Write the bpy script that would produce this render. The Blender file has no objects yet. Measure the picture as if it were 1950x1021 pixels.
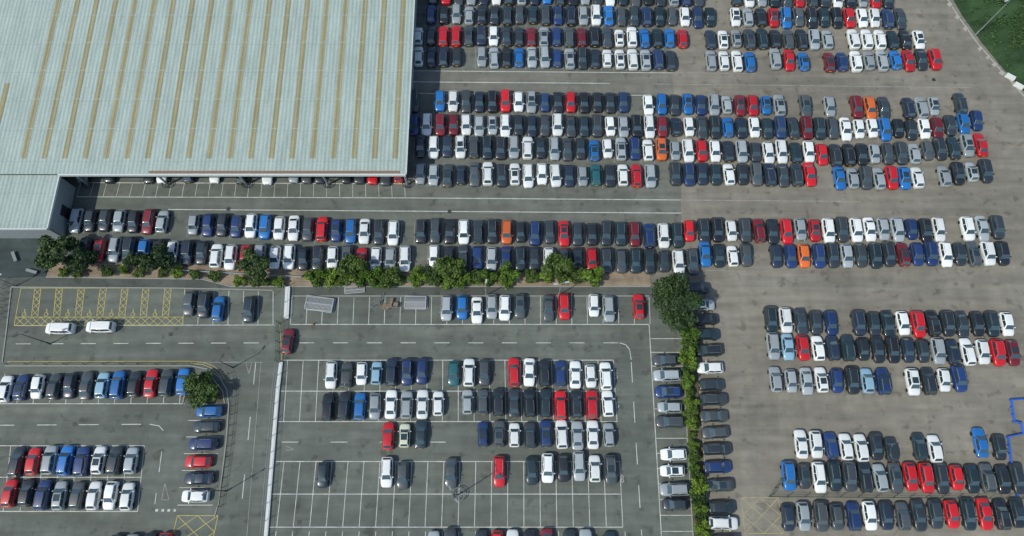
import bpy, bmesh, math, random
import numpy as np
from mathutils import Vector, Matrix
random.seed(7); rng=np.random.default_rng(7)
R=math.radians
scene=bpy.context.scene; col=scene.collection
F=1317.; HC=108.7; TH=R(18.4)
def G(px,py,z=0.):
    u=(px-975)/F; v=(510.5-py)/F
    dx,dy,dz=u, math.sin(TH)+v*math.cos(TH), -math.cos(TH)+v*math.sin(TH)
    t=(z-HC)/dz
    return Vector((t*dx,t*dy,z))
# ---------------------------------------------------------------- materials
def newmat(name):
    m=bpy.data.materials.new(name); m.use_nodes=True
    nt=m.node_tree; b=nt.nodes['Principled BSDF']
    return m,nt,b
def simple(name,c,rough=.6,metal=0,spec=.5,coat=0):
    m,nt,b=newmat(name)
    b.inputs['Roughness'].default_value=rough; b.inputs['Metallic'].default_value=metal
    b.inputs['Specular IOR Level'].default_value=spec
    if coat: b.inputs['Coat Weight'].default_value=coat; b.inputs['Coat Roughness'].default_value=.12
    tc=nt.nodes.new('ShaderNodeTexCoord'); n=nt.nodes.new('ShaderNodeTexNoise'); n.inputs['Scale'].default_value=6; n.inputs['Detail'].default_value=4
    nt.links.new(tc.outputs['Object'],n.inputs['Vector'])
    r=nt.nodes.new('ShaderNodeValToRGB')
    r.color_ramp.elements[0].position=.3; r.color_ramp.elements[1].position=.7
    r.color_ramp.elements[0].color=(c[0]*.85,c[1]*.85,c[2]*.85,1); r.color_ramp.elements[1].color=(min(c[0]*1.12,1),min(c[1]*1.12,1),min(c[2]*1.12,1),1)
    nt.links.new(n.outputs['Fac'],r.inputs['Fac']); nt.links.new(r.outputs['Color'],b.inputs['Base Color'])
    return m
def asphalt(name,c,var=.25,stain=.35,speck=.25,scale=.05,spots=.28):
    m,nt,b=newmat(name); N=nt.nodes.new; L=nt.links.new
    b.inputs['Roughness'].default_value=.92; b.inputs['Specular IOR Level'].default_value=.25
    tc=N('ShaderNodeTexCoord')
    def noise(s,d=5,rough=.6,stretch=None):
        n=N('ShaderNodeTexNoise'); n.inputs['Scale'].default_value=s; n.inputs['Detail'].default_value=d; n.inputs['Roughness'].default_value=rough
        if stretch:
            mp=N('ShaderNodeMapping'); mp.inputs['Scale'].default_value=stretch; L(tc.outputs['Object'],mp.inputs['Vector']); L(mp.outputs['Vector'],n.inputs['Vector'])
        else: L(tc.outputs['Object'],n.inputs['Vector'])
        return n
    def rng_(n,a,bv,lo=.3,hi=.7):
        mr=N('ShaderNodeMapRange'); mr.inputs['From Min'].default_value=lo; mr.inputs['From Max'].default_value=hi; mr.inputs['To Min'].default_value=a; mr.inputs['To Max'].default_value=bv
        L(n.outputs['Fac'],mr.inputs['Value']); return mr
    def mul(a,bb):
        k=N('ShaderNodeMath'); k.operation='MULTIPLY'; L(a.outputs[0],k.inputs[0]); L(bb.outputs[0],k.inputs[1]); return k
    a=rng_(noise(scale,4,.5),1-var,1+var)
    s1=rng_(noise(.16,4,.55,(.5,4.5,1)),1-stain*.55,1+stain*.4)      # wheel tracks along the aisles
    s2=rng_(noise(.5,5,.6),1-stain*.4,1+stain*.3)
    s3=rng_(noise(9,2,.5),1-speck,1+speck)
    s4=rng_(noise(.55,3,.5),1,1-spots,.60,.68)                        # oil and damp spots
    s5=rng_(noise(.11,4,.55,(3.5,.6,1)),1-stain*.3,1+stain*.25)
    t=mul(mul(mul(a,s1),mul(s2,s3)),mul(s4,s5))
    vm=N('ShaderNodeVectorMath'); vm.operation='SCALE'; vm.inputs[0].default_value=c
    L(t.outputs[0],vm.inputs['Scale']); L(vm.outputs['Vector'],b.inputs['Base Color'])
    return m
def worn(name,c,under,wear=.45):
    m,nt,b=newmat(name); N=nt.nodes.new; L=nt.links.new
    b.inputs['Roughness'].default_value=.8
    tc=N('ShaderNodeTexCoord'); n=N('ShaderNodeTexNoise'); n.inputs['Scale'].default_value=.8; n.inputs['Detail'].default_value=9; n.inputs['Roughness'].default_value=.75
    L(tc.outputs['Object'],n.inputs['Vector'])
    r=N('ShaderNodeValToRGB'); r.color_ramp.elements[0].position=wear-.14; r.color_ramp.elements[1].position=wear+.15
    r.color_ramp.elements[0].color=(*under,1); r.color_ramp.elements[1].color=(*c,1)
    L(n.outputs['Fac'],r.inputs['Fac']); L(r.outputs['Color'],b.inputs['Base Color']); return m
def paintmat(name,src):
    m,nt,b=newmat(name); N=nt.nodes.new; L=nt.links.new
    b.inputs['Roughness'].default_value=.33; b.inputs['Coat Weight'].default_value=.8; b.inputs['Coat Roughness'].default_value=.06
    if src=='obj': o=N('ShaderNodeObjectInfo'); out=o.outputs['Color']
    else:
        o=N('ShaderNodeAttribute'); o.attribute_name='paint'; out=o.outputs['Color']
    tc=N('ShaderNodeTexCoord'); n=N('ShaderNodeTexNoise'); n.inputs['Scale'].default_value=.9; n.inputs['Detail'].default_value=2
    L(tc.outputs['Object'],n.inputs['Vector'])
    mr=N('ShaderNodeMapRange'); mr.inputs['From Min'].default_value=.3; mr.inputs['From Max'].default_value=.7; mr.inputs['To Min'].default_value=.93; mr.inputs['To Max'].default_value=1.03
    L(n.outputs['Fac'],mr.inputs['Value'])
    vm=N('ShaderNodeVectorMath'); vm.operation='SCALE'; L(out,vm.inputs[0]); L(mr.outputs[0],vm.inputs['Scale']); L(vm.outputs['Vector'],b.inputs['Base Color'])
    return m
def leafmat(name,dark,light):
    m,nt,b=newmat(name); N=nt.nodes.new; L=nt.links.new
    b.inputs['Roughness'].default_value=.6; b.inputs['Specular IOR Level'].default_value=.3
    tc=N('ShaderNodeTexCoord'); n=N('ShaderNodeTexNoise'); n.inputs['Scale'].default_value=1.6; n.inputs['Detail'].default_value=5; n.inputs['Roughness'].default_value=.75
    L(tc.outputs['Object'],n.inputs['Vector'])
    oi=N('ShaderNodeObjectInfo'); ad=N('ShaderNodeMath'); ad.operation='MULTIPLY_ADD'; ad.inputs[1].default_value=.25; L(oi.outputs['Random'],ad.inputs[0]); L(n.outputs['Fac'],ad.inputs[2])
    r=N('ShaderNodeValToRGB'); r.color_ramp.elements[0].position=.38; r.color_ramp.elements[1].position=.88
    r.color_ramp.elements[0].color=(*dark,1); r.color_ramp.elements[1].color=(*light,1)
    L(ad.outputs[0],r.inputs['Fac']); L(r.outputs['Color'],b.inputs['Base Color']); return m
def roofmat(name,c,c2,seam=True):
    m,nt,b=newmat(name); N=nt.nodes.new; L=nt.links.new
    b.inputs['Roughness'].default_value=.7; b.inputs['Specular IOR Level'].default_value=.3
    tc=N('ShaderNodeTexCoord'); sx=N('ShaderNodeSeparateXYZ'); L(tc.outputs['Object'],sx.inputs[0])
    def M(op,a,v=None,v2=None):
        k=N('ShaderNodeMath'); k.operation=op
        if hasattr(a,'is_linked'): L(a,k.inputs[0])
        else: k.inputs[0].default_value=a
        if v is not None:
            if hasattr(v,'is_linked'): L(v,k.inputs[1])
            else: k.inputs[1].default_value=v
        if v2 is not None: k.inputs[2].default_value=v2
        return k.outputs[0]
    st=M('SINE',M('MULTIPLY',sx.outputs['X'],2*math.pi/.66))  # light and shade of the corrugation painted as stripes on a flat sheet
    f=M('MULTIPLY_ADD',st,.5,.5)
    n=N('ShaderNodeTexNoise'); n.inputs['Scale'].default_value=.35; n.inputs['Detail'].default_value=6; n.inputs['Roughness'].default_value=.7
    mp=N('ShaderNodeMapping'); mp.inputs['Scale'].default_value=(2.5,.35,1); L(tc.outputs['Object'],mp.inputs['Vector']); L(mp.outputs['Vector'],n.inputs['Vector'])
    n2=N('ShaderNodeTexNoise'); n2.inputs['Scale'].default_value=3.0; n2.inputs['Detail'].default_value=3; L(tc.outputs['Object'],n2.inputs['Vector'])
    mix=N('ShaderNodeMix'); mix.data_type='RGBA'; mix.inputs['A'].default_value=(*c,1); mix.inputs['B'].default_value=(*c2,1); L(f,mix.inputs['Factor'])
    def mr(src,a,bb):
        g=N('ShaderNodeMapRange'); g.inputs['From Min'].default_value=.3; g.inputs['From Max'].default_value=.7; g.inputs['To Min'].default_value=a; g.inputs['To Max'].default_value=bb; L(src.outputs['Fac'],g.inputs['Value']); return g.outputs[0]
    sc=M('MULTIPLY',mr(n,.80,1.1),mr(n2,.92,1.07))
    if seam:
        fr=M('FRACT',M('MULTIPLY',sx.outputs['Y'],1/5.6)); th=M('GREATER_THAN',fr,.022)
        sc=M('MULTIPLY',sc,M('MULTIPLY_ADD',th,.12,.88))
    vm=N('ShaderNodeVectorMath'); vm.operation='SCALE'; L(mix.outputs['Result'],vm.inputs[0]); L(sc,vm.inputs['Scale']); L(vm.outputs['Vector'],b.inputs['Base Color'])
    return m
MAT=dict(
 asphalt=asphalt('asphalt',(.122,.138,.118),.16,.34,.07),
 yard=asphalt('worn_yard_asphalt',(.212,.202,.164),.16,.34,.06),
 dark=asphalt('dark_paving',(.05,.070,.068),.2,.3,.2,.15),
 path=asphalt('path_asphalt',(.088,.10,.088),.2,.3,.15,.1),
 gravel=asphalt('gravel',(.27,.215,.15),.2,.4,.4,.3),
 soil=asphalt('soil',(.10,.095,.06),.2,.4,.4,.3),
 white=worn('worn_white_paint',(.56,.59,.54),(.27,.295,.27),.46),
 faint=worn('faint_white_paint',(.34,.355,.32),(.18,.18,.155),.50),
 yellow=worn('worn_yellow_paint',(.54,.45,.10),(.31,.29,.13),.47),
 yfaint=worn('faded_yellow_paint',(.44,.39,.15),(.23,.215,.15),.48),
 kerb=simple('kerb_concrete',(.27,.29,.26),.9),
 whitewall=simple('white_concrete',(.64,.67,.63),.8),
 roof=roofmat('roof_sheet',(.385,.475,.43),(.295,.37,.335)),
 rooflight=roofmat('rooflight_sheet',(.345,.315,.175),(.245,.23,.13),False),
 fascia=simple('fascia',(.54,.59,.56),.5),
 gutter=simple('gutter_brown',(.22,.13,.08),.7),
 wall=simple('wall_cladding',(.28,.32,.32),.6),
 door=simple('door_dark',(.02,.03,.035),.5),
 steel=simple('galvanised_steel',(.36,.40,.40),.5,.4),
 dullsteel=simple('dull_steel',(.2,.23,.23),.6,.2),
 darksteel=simple('dark_steel',(.03,.035,.035),.5),
 lamphead=simple('lamp_head_grey',(.4,.43,.43),.5),
 green=simple('green_coating',(.015,.09,.05),.5),
 bluep=simple('blue_plastic',(.012,.10,.48),.45),
 orange=simple('orange_plastic',(.75,.14,.02),.5),
 wood=simple('weathered_wood',(.2,.15,.1),.9),
 bark=simple('bark',(.09,.06,.04),.95),
 leaf_dark=leafmat('dark_leaves',(.012,.034,.012),(.070,.120,.032)),
 leaf_mid=leafmat('mid_leaves',(.018,.052,.012),(.125,.19,.035)),
 leaf_bright=leafmat('bright_leaves',(.026,.078,.012),(.185,.285,.032)),
 grass=leafmat('grass_leaves',(.014,.050,.016),(.085,.15,.038)),
 grassbase=asphalt('grass_ground',(.03,.065,.025),.3,.4,.3,.2),
 block=simple('concrete_block',(.34,.35,.31),.9),
 paint=paintmat('car_paint','obj'), paint_s=paintmat('car_paint_far','attr'),
 glass=simple('car_glass',(.022,.040,.048),.05,0,.9),
 screen=simple('sky_tinted_glass',(.040,.074,.088),.05,0,1.0),  # front and rear glass: bluish sky reflection put into the base colour
 tyre=simple('tyre_rubber',(.015,.015,.015),.85),
 headl=simple('headlight_glass',(.5,.54,.55),.15),
 taill=simple('taillight_red',(.35,.01,.01),.25),
 trim=simple('black_trim',(.015,.016,.017),.5),
 rail=simple('roof_rail_metal',(.3,.3,.3),.4,.6),
 platey=simple('plate_yellow',(.7,.5,.05),.5),
)
# ---------------------------------------------------------------- mesh builder
class MB:
    def __init__(s): s.v=[]; s.f=[]
    def add(s,vs,fs):
        k=len(s.v); s.v+= [tuple(p) for p in vs]; s.f+=[tuple(i+k for i in f) for f in fs]; return s
    def poly(s,pts): return s.add(pts,[tuple(range(len(pts)))])
    def box(s,c,d,rz=0.):
        x,y,z=d[0]/2,d[1]/2,d[2]/2; ca,sa=math.cos(rz),math.sin(rz)
        vs=[]
        for dz in (-z,z):
            for dx,dy in ((-x,-y),(x,-y),(x,y),(-x,y)): vs.append((c[0]+dx*ca-dy*sa,c[1]+dx*sa+dy*ca,c[2]+dz))
        return s.add(vs,[(3,2,1,0),(4,5,6,7),(0,1,5,4),(1,2,6,5),(2,3,7,6),(3,0,4,7)])
    def tube(s,a,b,r0,r1=None,n=8):
        r1=r0 if r1 is None else r1
        a=Vector(a); b=Vector(b); d=(b-a).normalized()
        x=d.orthogonal().normalized(); y=d.cross(x)
        vs=[]
        for p,r in ((a,r0),(b,r1)):
            for i in range(n):
                t=2*math.pi*i/n; vs.append(p+x*(r*math.cos(t))+y*(r*math.sin(t)))
        fs=[(i,(i+1)%n,n+(i+1)%n,n+i) for i in range(n)]+[tuple(range(n-1,-1,-1)),tuple(range(n,2*n))]
        return s.add(vs,fs)
    def strip(s,a,b,w,z):
        a=Vector((a[0],a[1],0)); b=Vector((b[0],b[1],0)); d=(b-a).normalized(); n=Vector((-d.y,d.x,0))*w/2
        return s.add([(p.x,p.y,z) for p in (a-n,b-n,b+n,a+n)],[(0,1,2,3)])
    def pstrip(s,p,q,w,z=.016): return s.strip(G(*p),G(*q),w,z)
    def path(s,pts,w,z=.016):
        for a,b in zip(pts[:-1],pts[1:]): s.pstrip(a,b,w,z)
        return s
    def kerb(s,pts,w,h):
        ps=[Vector((p[0],p[1],0)) for p in pts]; L=[];Rr=[]
        for i,p in enumerate(ps):
            d=(ps[min(i+1,len(ps)-1)]-ps[max(i-1,0)]).normalized(); n=Vector((-d.y,d.x,0))*w/2; L.append(p+n); Rr.append(p-n)
        vs=[];fs=[]
        for a,b in zip(L,Rr): vs+=[(a.x,a.y,0),(a.x,a.y,h),(b.x,b.y,h),(b.x,b.y,0)]
        for i in range(len(ps)-1):
            k=4*i
            for j in range(3): fs.append((k+j,k+j+1,k+j+5,k+j+4))
        e=4*(len(ps)-1); fs+=[(0,1,2,3),(e+3,e+2,e+1,e)]
        return s.add(vs,fs)
    def ring(s,c,R0,r,n=20,m=6):
        vs=[];fs=[]
        for i in range(n):
            t=2*math.pi*i/n
            for j in range(m):
                u=2*math.pi*j/m; q=R0+r*math.cos(u); vs.append((c[0]+q*math.cos(t),c[1]+q*math.sin(t),c[2]+r*math.sin(u)))
        for i in range(n):
            for j in range(m): fs.append((i*m+j,((i+1)%n)*m+j,((i+1)%n)*m+(j+1)%m,i*m+(j+1)%m))
        return s.add(vs,fs)
    def build(s,name,mat,parent=None,smooth=False):
        o=Vector((0,0,0)); p=parent
        while p is not None: o=o+p.location; p=p.parent
        me=bpy.data.meshes.new(name); me.from_pydata([(x-o.x,y-o.y,z-o.z) for x,y,z in s.v],[],s.f)
        me.materials.append(MAT[mat] if isinstance(mat,str) else mat)
        if smooth: me.polygons.foreach_set('use_smooth',[True]*len(me.polygons))
        ob=bpy.data.objects.new(name,me); col.objects.link(ob)
        if parent is not None: ob.parent=parent
        return ob
def tag(o,label,cat,group=None,kind=None):
    o['label']=label; o['category']=cat
    if group: o['group']=group
    if kind: o['kind']=kind
    return o
def empty(name,loc,label,cat,group=None):
    o=bpy.data.objects.new(name,None); o.empty_display_size=.3; col.objects.link(o); o.location=loc; tag(o,label,cat,group); return o
def struct(name,mb,mat): o=mb.build(name,mat); o['kind']='structure'; return o
def dup(root):
    r=root.copy(); col.objects.link(r)
    for ch in root.children:
        c=ch.copy(); col.objects.link(c); c.parent=r
        for g in ch.children:
            d=g.copy(); col.objects.link(d); d.parent=c
    return r
ORD=['first','second','third','fourth','fifth','sixth','seventh','eighth','ninth','tenth','eleventh','twelfth','thirteenth','fourteenth','fifteenth','sixteenth','seventeenth','eighteenth','nineteenth','twentieth']
def ordw(i): return ORD[i] if i<20 else str(i+1)+'th'
# ---------------------------------------------------------------- ground
struct('ground',MB().poly([(-1500,-1500,0),(1500,-1500,0),(1500,1500,0),(-1500,1500,0)]),'asphalt')
def ppoly(pts,z): return MB().poly([G(x,y,z) for x,y in pts])
struct('storage_yard',ppoly([(1262,-160),(1283,185),(1297,350),(1297,515),(1238,520),(1244,555),(1300,640),(1340,1021),(1352,1250),(2500,1250),(2500,-160)],.004),'yard')
struct('paved_court',ppoly([(-300,430),(110,430),(92,512),(88,527),(22,530),(-300,530)],.008),'dark')
struct('planting_bed',ppoly([(90,500),(400,506),(585,514),(1237,518),(1240,545),(900,545),(600,545),(440,545),(385,531),(88,527)],.008),'gravel')
struct('footpath',ppoly([(22,531),(88,528),(385,532),(440,546),(1240,546),(1238,563),(556,563),(556,548),(30,548)],.012),'path')
struct('hedge_bed',ppoly([(1295,600),(1322,600),(1352,1060),(1322,1060)],.012),'soil')
struct('island_bed',ppoly([(352,716),(408,720),(424,742),(428,766),(360,768),(345,755)],.012),'soil')
pt=MB().poly([G(x,y,.008) for x,y in [(785,-160),(1262,-160),(1283,185),(1297,350),(1297,515),(785,515)]])
struct('upper_yard',pt,asphalt('upper_yard_asphalt',(.138,.148,.125),.16,.34,.07))
pt=MB().poly([G(x,y,.012) for x,y in [(785,136),(1280,140),(1283,182),(785,178)]])
struct('aisle_patch',pt,asphalt('aisle_asphalt',(.168,.17,.142),.12,.3,.07))
# older and newer strips of tarmac
pt=MB()
for q in ([(556,622),(1234,622),(1200,646),(556,644)],[(930,806),(1174,806),(1178,856),(930,856)],[(352,622),(520,622),(520,650),(352,650)],[(-60,776),(205,776),(200,805),(-60,805)]): pt.poly([G(x,y,.006) for x,y in q])
struct('tarmac_repair',pt,asphalt('older_tarmac',(.134,.149,.127),.16,.36,.07))
pt=MB()
for q in ([(1420,525),(1700,527),(1700,548),(1420,546)],[(1700,395),(1900,397),(1896,412),(1700,410)],[(1400,770),(1480,772),(1486,830),(1404,830)],[(1560,148),(1720,150),(1722,172),(1562,170)]): pt.poly([G(x,y,.010) for x,y in q])
struct('tarmac_repair',pt,asphalt('darker_yard_tarmac',(.194,.187,.154),.16,.36,.07))
# ---------------------------------------------------------------- markings
W_=MB(); FW=MB(); Y=MB(); YF=MB()
def lerp(a,b,t): return (a[0]+(b[0]-a[0])*t,a[1]+(b[1]-a[1])*t)
def bays(tl,tr,bl,br,n,w=.1,mb=None,skip=()):
    mb=mb or W_
    A=[G(*p) for p in (tl,tr,bl,br)]
    for i in range(n+1):
        if i in skip: continue
        mb.strip(A[0].lerp(A[1],i/n),A[2].lerp(A[3],i/n),w,.016)
def dashes(a,b,length,step,w=.12,mb=None):
    mb=mb or W_; p=G(*a); q=G(*b); L=(q-p).length; d=(q-p)/L; s=0
    while s<L:
        mb.strip(p+d*s,p+d*min(s+length,L),w,.016); s+=step
# central car park
bays((548,686),(1168,686),(540,803),(1175,803),21)
for a,b in (((540,686),(1168,686)),((534,745),(1172,745)),((530,803),(1176,803)),((526,879),(1180,879)),((518,941),(1182,941)),((512,1004),(1186,1004))): W_.pstrip(a,b,.12,.020)
bays((541,879),(1180,879),(527,1004),(1186,1004),21)
bays((526,1012),(1190,1012),(518,1075),(1195,1075),21)
W_.pstrip((553,618),(1236,618),.13,.020)
bays((556,566),(1236,566),(553,617),(1238,617),23)
dashes((570,653),(1180,653),2.4,5.4)
dashes((536,842),(900,842),2.6,7.5)
dashes((1202,690),(1222,1020),3.2,6.2)
W_.path([(1180,653),(1192,657),(1199,666),(1202,685)],.12)
# numbers
def glyph(strokes,px,py,s):
    o=G(px,py)
    for a,b in zip(strokes[:-1],strokes[1:]): W_.strip((o.x+a[0]*s,o.y+a[1]*s),(o.x+b[0]*s,o.y+b[1]*s),.09,.020)
glyph([(.5,1),(-.4,1),(-.4,.15),(.3,.15),(.5,-.2),(.45,-.7),(.1,-1),(-.5,-.9)],1173,716,.42)
glyph([(.45,.9),(0,1),(-.4,.5),(-.5,-.4),(-.2,-1),(.3,-1),(.5,-.5),(.2,0),(-.45,-.1)],1176,771,.42)
glyph([(0,0),(-.45,.45),(-.2,1),(.2,1),(.45,.45),(0,0),(-.5,-.5),(-.2,-1),(.2,-1),(.5,-.5),(0,0)],1185,912,.46)
# column bays
bays((1237,645),(1259,1012),(1297,645),(1322,1012),13)
W_.pstrip((1236,618),(1260,1030),.12,.020)
# left of the centre
bays((352,553),(520,555),(348,618),(520,618),6)
W_.pstrip((30,620),(523,619),.12,.020)
dashes((30,655),(525,653),2.4,5.2)
dashes((487,690),(455,1015),3.5,8.5)
FW.path([(497,690),(470,1021)],.08); FW.path([(385,690),(500,690)],.1)
# lower left car park
bays((-21,712),(346,712),(-30,768),(342,768),12); W_.pstrip((-30,769),(352,769),.12,.020)
dashes((-10,810),(285,808),3.0,6.5); W_.path([(285,808),(303,811),(311,820)],.12)
W_.pstrip((-20,849),(275,849),.12,.020); W_.pstrip((-20,909),(270,909),.12,.020); W_.pstrip((-20,974),(262,974),.12,.020)
bays((-11,849),(275,849),(-26,974),(262,974),9)
dashes((308,860),(295,960),3,6)
bays((362,770),(338,962),(426,770),(405,962),6)
FW.path([(308,952),(314,920),(322,952),(308,952)],.1)
dashes((296,972),(335,972),.4,.9,.35)
FW.path([(480,690),(474,712),(468,690)],.09); FW.path([(545,858),(560,856),(545,850)],.10)
# yard lines
for a,b in (((783,135),(1280,139)),((783,156),(1162,159)),((783,178),(1240,182)),((146,375),(772,377)),((772,377),(1297,381)),((150,348),(772,350)),((320,399),(1297,406))): W_.pstrip(a,b,.14)
for a,b in (((1240,160),(1850,167)),((1297,381),(1640,384)),((1345,515),(1420,517)),((1280,139),(1440,140))): FW.pstrip(a,b,.11)
bays((154,349),(770,351),(146,375),(772,377),25,.08)
# yellow
YT=[72,113,155,197,238,278,320]; YB=[66,108,149,190,232,273,315]
for a,b in zip(YT,YB):
    t0,t1,b0,b1=(a-6,550),(a+6,550),(b-6,602),(b+6,602)
    Y.pstrip(t0,b0,.09); Y.pstrip(t1,b1,.09)
    for k in range(4):
        l0,r0=lerp(t0,b0,k/4),lerp(t1,b1,k/4); l1,r1=lerp(t0,b0,(k+1)/4),lerp(t1,b1,(k+1)/4)
        Y.pstrip(l0,r1,.075,.018); Y.pstrip(r0,l1,.075,.020)
    o=G(b-20,597); q=.62
    for s0,s1 in (((-.05,.75),(-.05,.1)),((-.05,.1),(.4,.1)),((.4,.1),(.6,-.55)),((-.05,.45),(.3,.45))): Y.strip((o.x+s0[0]*q,o.y+s0[1]*q),(o.x+s1[0]*q,o.y+s1[1]*q),.10,.016)
    arc=[(.05+.5*math.cos(t),-.25+.5*math.sin(t)) for t in np.linspace(2.2,6.0,9)]
    for p,r in zip(arc[:-1],arc[1:]): Y.strip((o.x+p[0]*q,o.y+p[1]*q),(o.x+r[0]*q,o.y+r[1]*q),.09,.020)
    Y.poly([(o.x-.03+.11*math.cos(t),o.y+.6+.11*math.sin(t),.016) for t in np.linspace(0,6.28,9)[:-1]])
Y.pstrip((31,604),(349,604),.09); Y.pstrip((27,620),(347,620),.09,.024)
for k in range(20):
    x=30+k*15.9; Y.pstrip((x,604.5),(x+15.9,619),.075,.018); Y.pstrip((x+15.9,604.5),(x,619),.075,.020)
Y.pstrip((40,549),(27,620),.09,.018); Y.pstrip((352,549),(348,620),.09,.018); Y.pstrip((40,549),(352,549),.07,.024)
for off in (0,4):
    Y.path([(14,689+off),(360,688+off),(385,690+off),(405-off,696+off),(420-off,708+off),(428-off,722)],.08)
Y.path([(533,618),(537,690)],.08)
def hatch(mb,tl,tr,bl,br,n):
    mb.path([tl,tr,br,bl,tl],.09)
    for k in range(n):
        for j in range(n):
            def P(u,v): return lerp(lerp(tl,tr,u/n),lerp(bl,br,u/n),v/n)
            mb.pstrip(P(k,j),P(k+1,j+1),.085,.018); mb.pstrip(P(k+1,j),P(k,j+1),.085,.020)
hatch(Y,(338,982),(415,982),(322,1045),(402,1045),2)
hatch(YF,(1412,948),(1482,948),(1418,1016),(1492,1016),2)
struct('white_road_markings',W_,'white'); struct('faded_road_markings',FW,'faint'); struct('yellow_road_markings',Y,'yellow'); struct('faded_yellow_markings',YF,'yfaint')
def kerbobj(name,pts,w=.16,h=.12,mat='kerb'): return struct(name,MB().kerb([G(*p) for p in pts],w,h),mat)
kerbobj('kerb',[(88,528),(385,532),(440,546),(900,546),(1238,546)])
kerbobj('kerb',[(22,547),(340,549),(520,553)])
kerbobj('kerb',[(556,564),(900,564),(1236,564)])
kerbobj('kerb',[(10,697),(365,697),(395,703),(418,718),(432,742),(436,770),(432,830),(424,900),(416,960),(408,985)])
kerbobj('kerb',[(348,770),(360,716),(404,719),(424,744),(428,768)])
kerbobj('kerb',[(1296,610),(1300,680),(1322,1060)]); kerbobj('kerb',[(1324,610),(1353,1060)])
kerbobj('kerb',[(22,548),(14,620),(5,690)])
kerbobj('kerb',[(1786,-30),(1826,34),(1862,84),(1900,128),(1936,168),(1975,212),(2060,300)],.18,.12,'block')
kerbobj('boundary_kerb',[(549,547),(546,607)],.75,.35,'whitewall')
kerbobj('boundary_kerb',[(536,690),(530,740),(504,1060)],.55,.3,'whitewall')
# ---------------------------------------------------------------- building
EH=5.0
pSE=G(773,335,EH); pSW=G(103,331,EH); yS=(pSE.y+pSW.y)/2; xE=pSE.x; xX=(G(103,340,EH).x+G(97,436,EH).x)/2; yX=G(97,435,EH).y
xWst=G(-330,200,EH).x; yN=G(785,-70,EH).y+6
def RZ(y): return EH+.35+.03*(y-yS)
B=empty('warehouse_building',((xWst+xE)/2,(yS+yN)/2,0),'large warehouse with pale corrugated roof and long tan rooflight strips','building')
def slab(x0,x1,y0,y1,zf,th=.18):
    return MB().add([(x0,y0,zf(y0)-th),(x1,y0,zf(y0)-th),(x1,y1,zf(y1)-th),(x0,y1,zf(y1)-th),(x0,y0,zf(y0)),(x1,y0,zf(y0)),(x1,y1,zf(y1)),(x0,y1,zf(y1))],[(3,2,1,0),(4,5,6,7),(0,1,5,4),(1,2,6,5),(2,3,7,6),(3,0,4,7)])
slab(xWst,xE,yS,yN,RZ).build('roof',MAT['roof'],B)
slab(xWst,xX,yX,yS-.02,lambda y:EH-.05).build('lower_roof',MAT['roof'],B)
MB().box(((xX+xE)/2,yS-.14,EH+.12),(xE-xX,.24,.5)).build('fascia','fascia',B)
MB().box(((xX+xE)/2+7,yS+.3,EH+.38),(xE-xX-16,.42,.1)).build('gutter','gutter',B)
m=MB(); m.add([(xE+.01,yS,RZ(yS)-.25),(xE+.16,yS,RZ(yS)-.25),(xE+.16,yN,RZ(yN)-.25),(xE+.01,yN,RZ(yN)-.25),(xE+.01,yS,RZ(yS)+.05),(xE+.16,yS,RZ(yS)+.05),(xE+.16,yN,RZ(yN)+.05),(xE+.01,yN,RZ(yN)+.05)],[(3,2,1,0),(4,5,6,7),(0,1,5,4),(1,2,6,5),(2,3,7,6),(3,0,4,7)]).build('verge_trim','fascia',B)
MB().box((xX+.1,(yX+yS)/2,EH-.1),(.18,yS-yX,.4)).build('verge_trim','fascia',B)
MB().box(((xWst+xX)/2,yX-.1,EH-.12),(xX-xWst,.18,.36)).build('verge_trim','fascia',B)
wl=MB().box((xX-.35,(yX+yS)/2+.2,EH/2-.15),(.2,yS-yX-.4,EH-.3)).build('wall','wall',B)
dr=MB().box((xX-.22,(yX+yS)/2-.3,1.2),(.08,1.9,2.4)).build('door','door',B)
MB().box((xX-.17,(yX+yS)/2+.5,1.1),(.06,.08,.3)).build('handle','steel',dr)
MB().box(((xWst+xX)/2,yX+.3,EH/2-.15),(xX-xWst-.8,.2,EH-.3)).build('wall','wall',B)
MB().box(((xX+xE)/2,yS+11,EH/2),(xE-xX-.8,.2,EH-.1)).build('wall','wall',B)
MB().box((xE-.5,(yS+11+yN)/2,EH/2),(.2,yN-yS-11.2,EH-.1)).build('wall','wall',B)
def rlight(x,y0,y1):
    return MB().add([(x-.43,y0,RZ(y0)+.03),(x+.43,y0,RZ(y0)+.03),(x+.43,y1,RZ(y1)+.03),(x-.43,y1,RZ(y1)+.03)],[(0,1,2,3)])
for k in range(19):
    p=G(43+39.4*k,301,EH+.6); mb=MB(); y=p.y
    while y<yN-1:
        y1=min(y+5.45,yN-1); q=rlight(p.x,y,y1); mb.add(q.v,q.f); y+=5.6
    mb.build('rooflight','rooflight',B)
p=G(13,158,EH+1); rlight(p.x,p.y-14,p.y).build('rooflight','rooflight',B)
for x in (168,320,470,625,776):
    p=G(x,352)
    c=MB().tube((p.x,p.y,0),(p.x,p.y,EH+.1),.18,n=10).build('column','steel',B)
    MB().ring((p.x,p.y,.7),.75,.06).ring((p.x,p.y,.35),.75,.05).build('guard_ring','darksteel',c)
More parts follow.
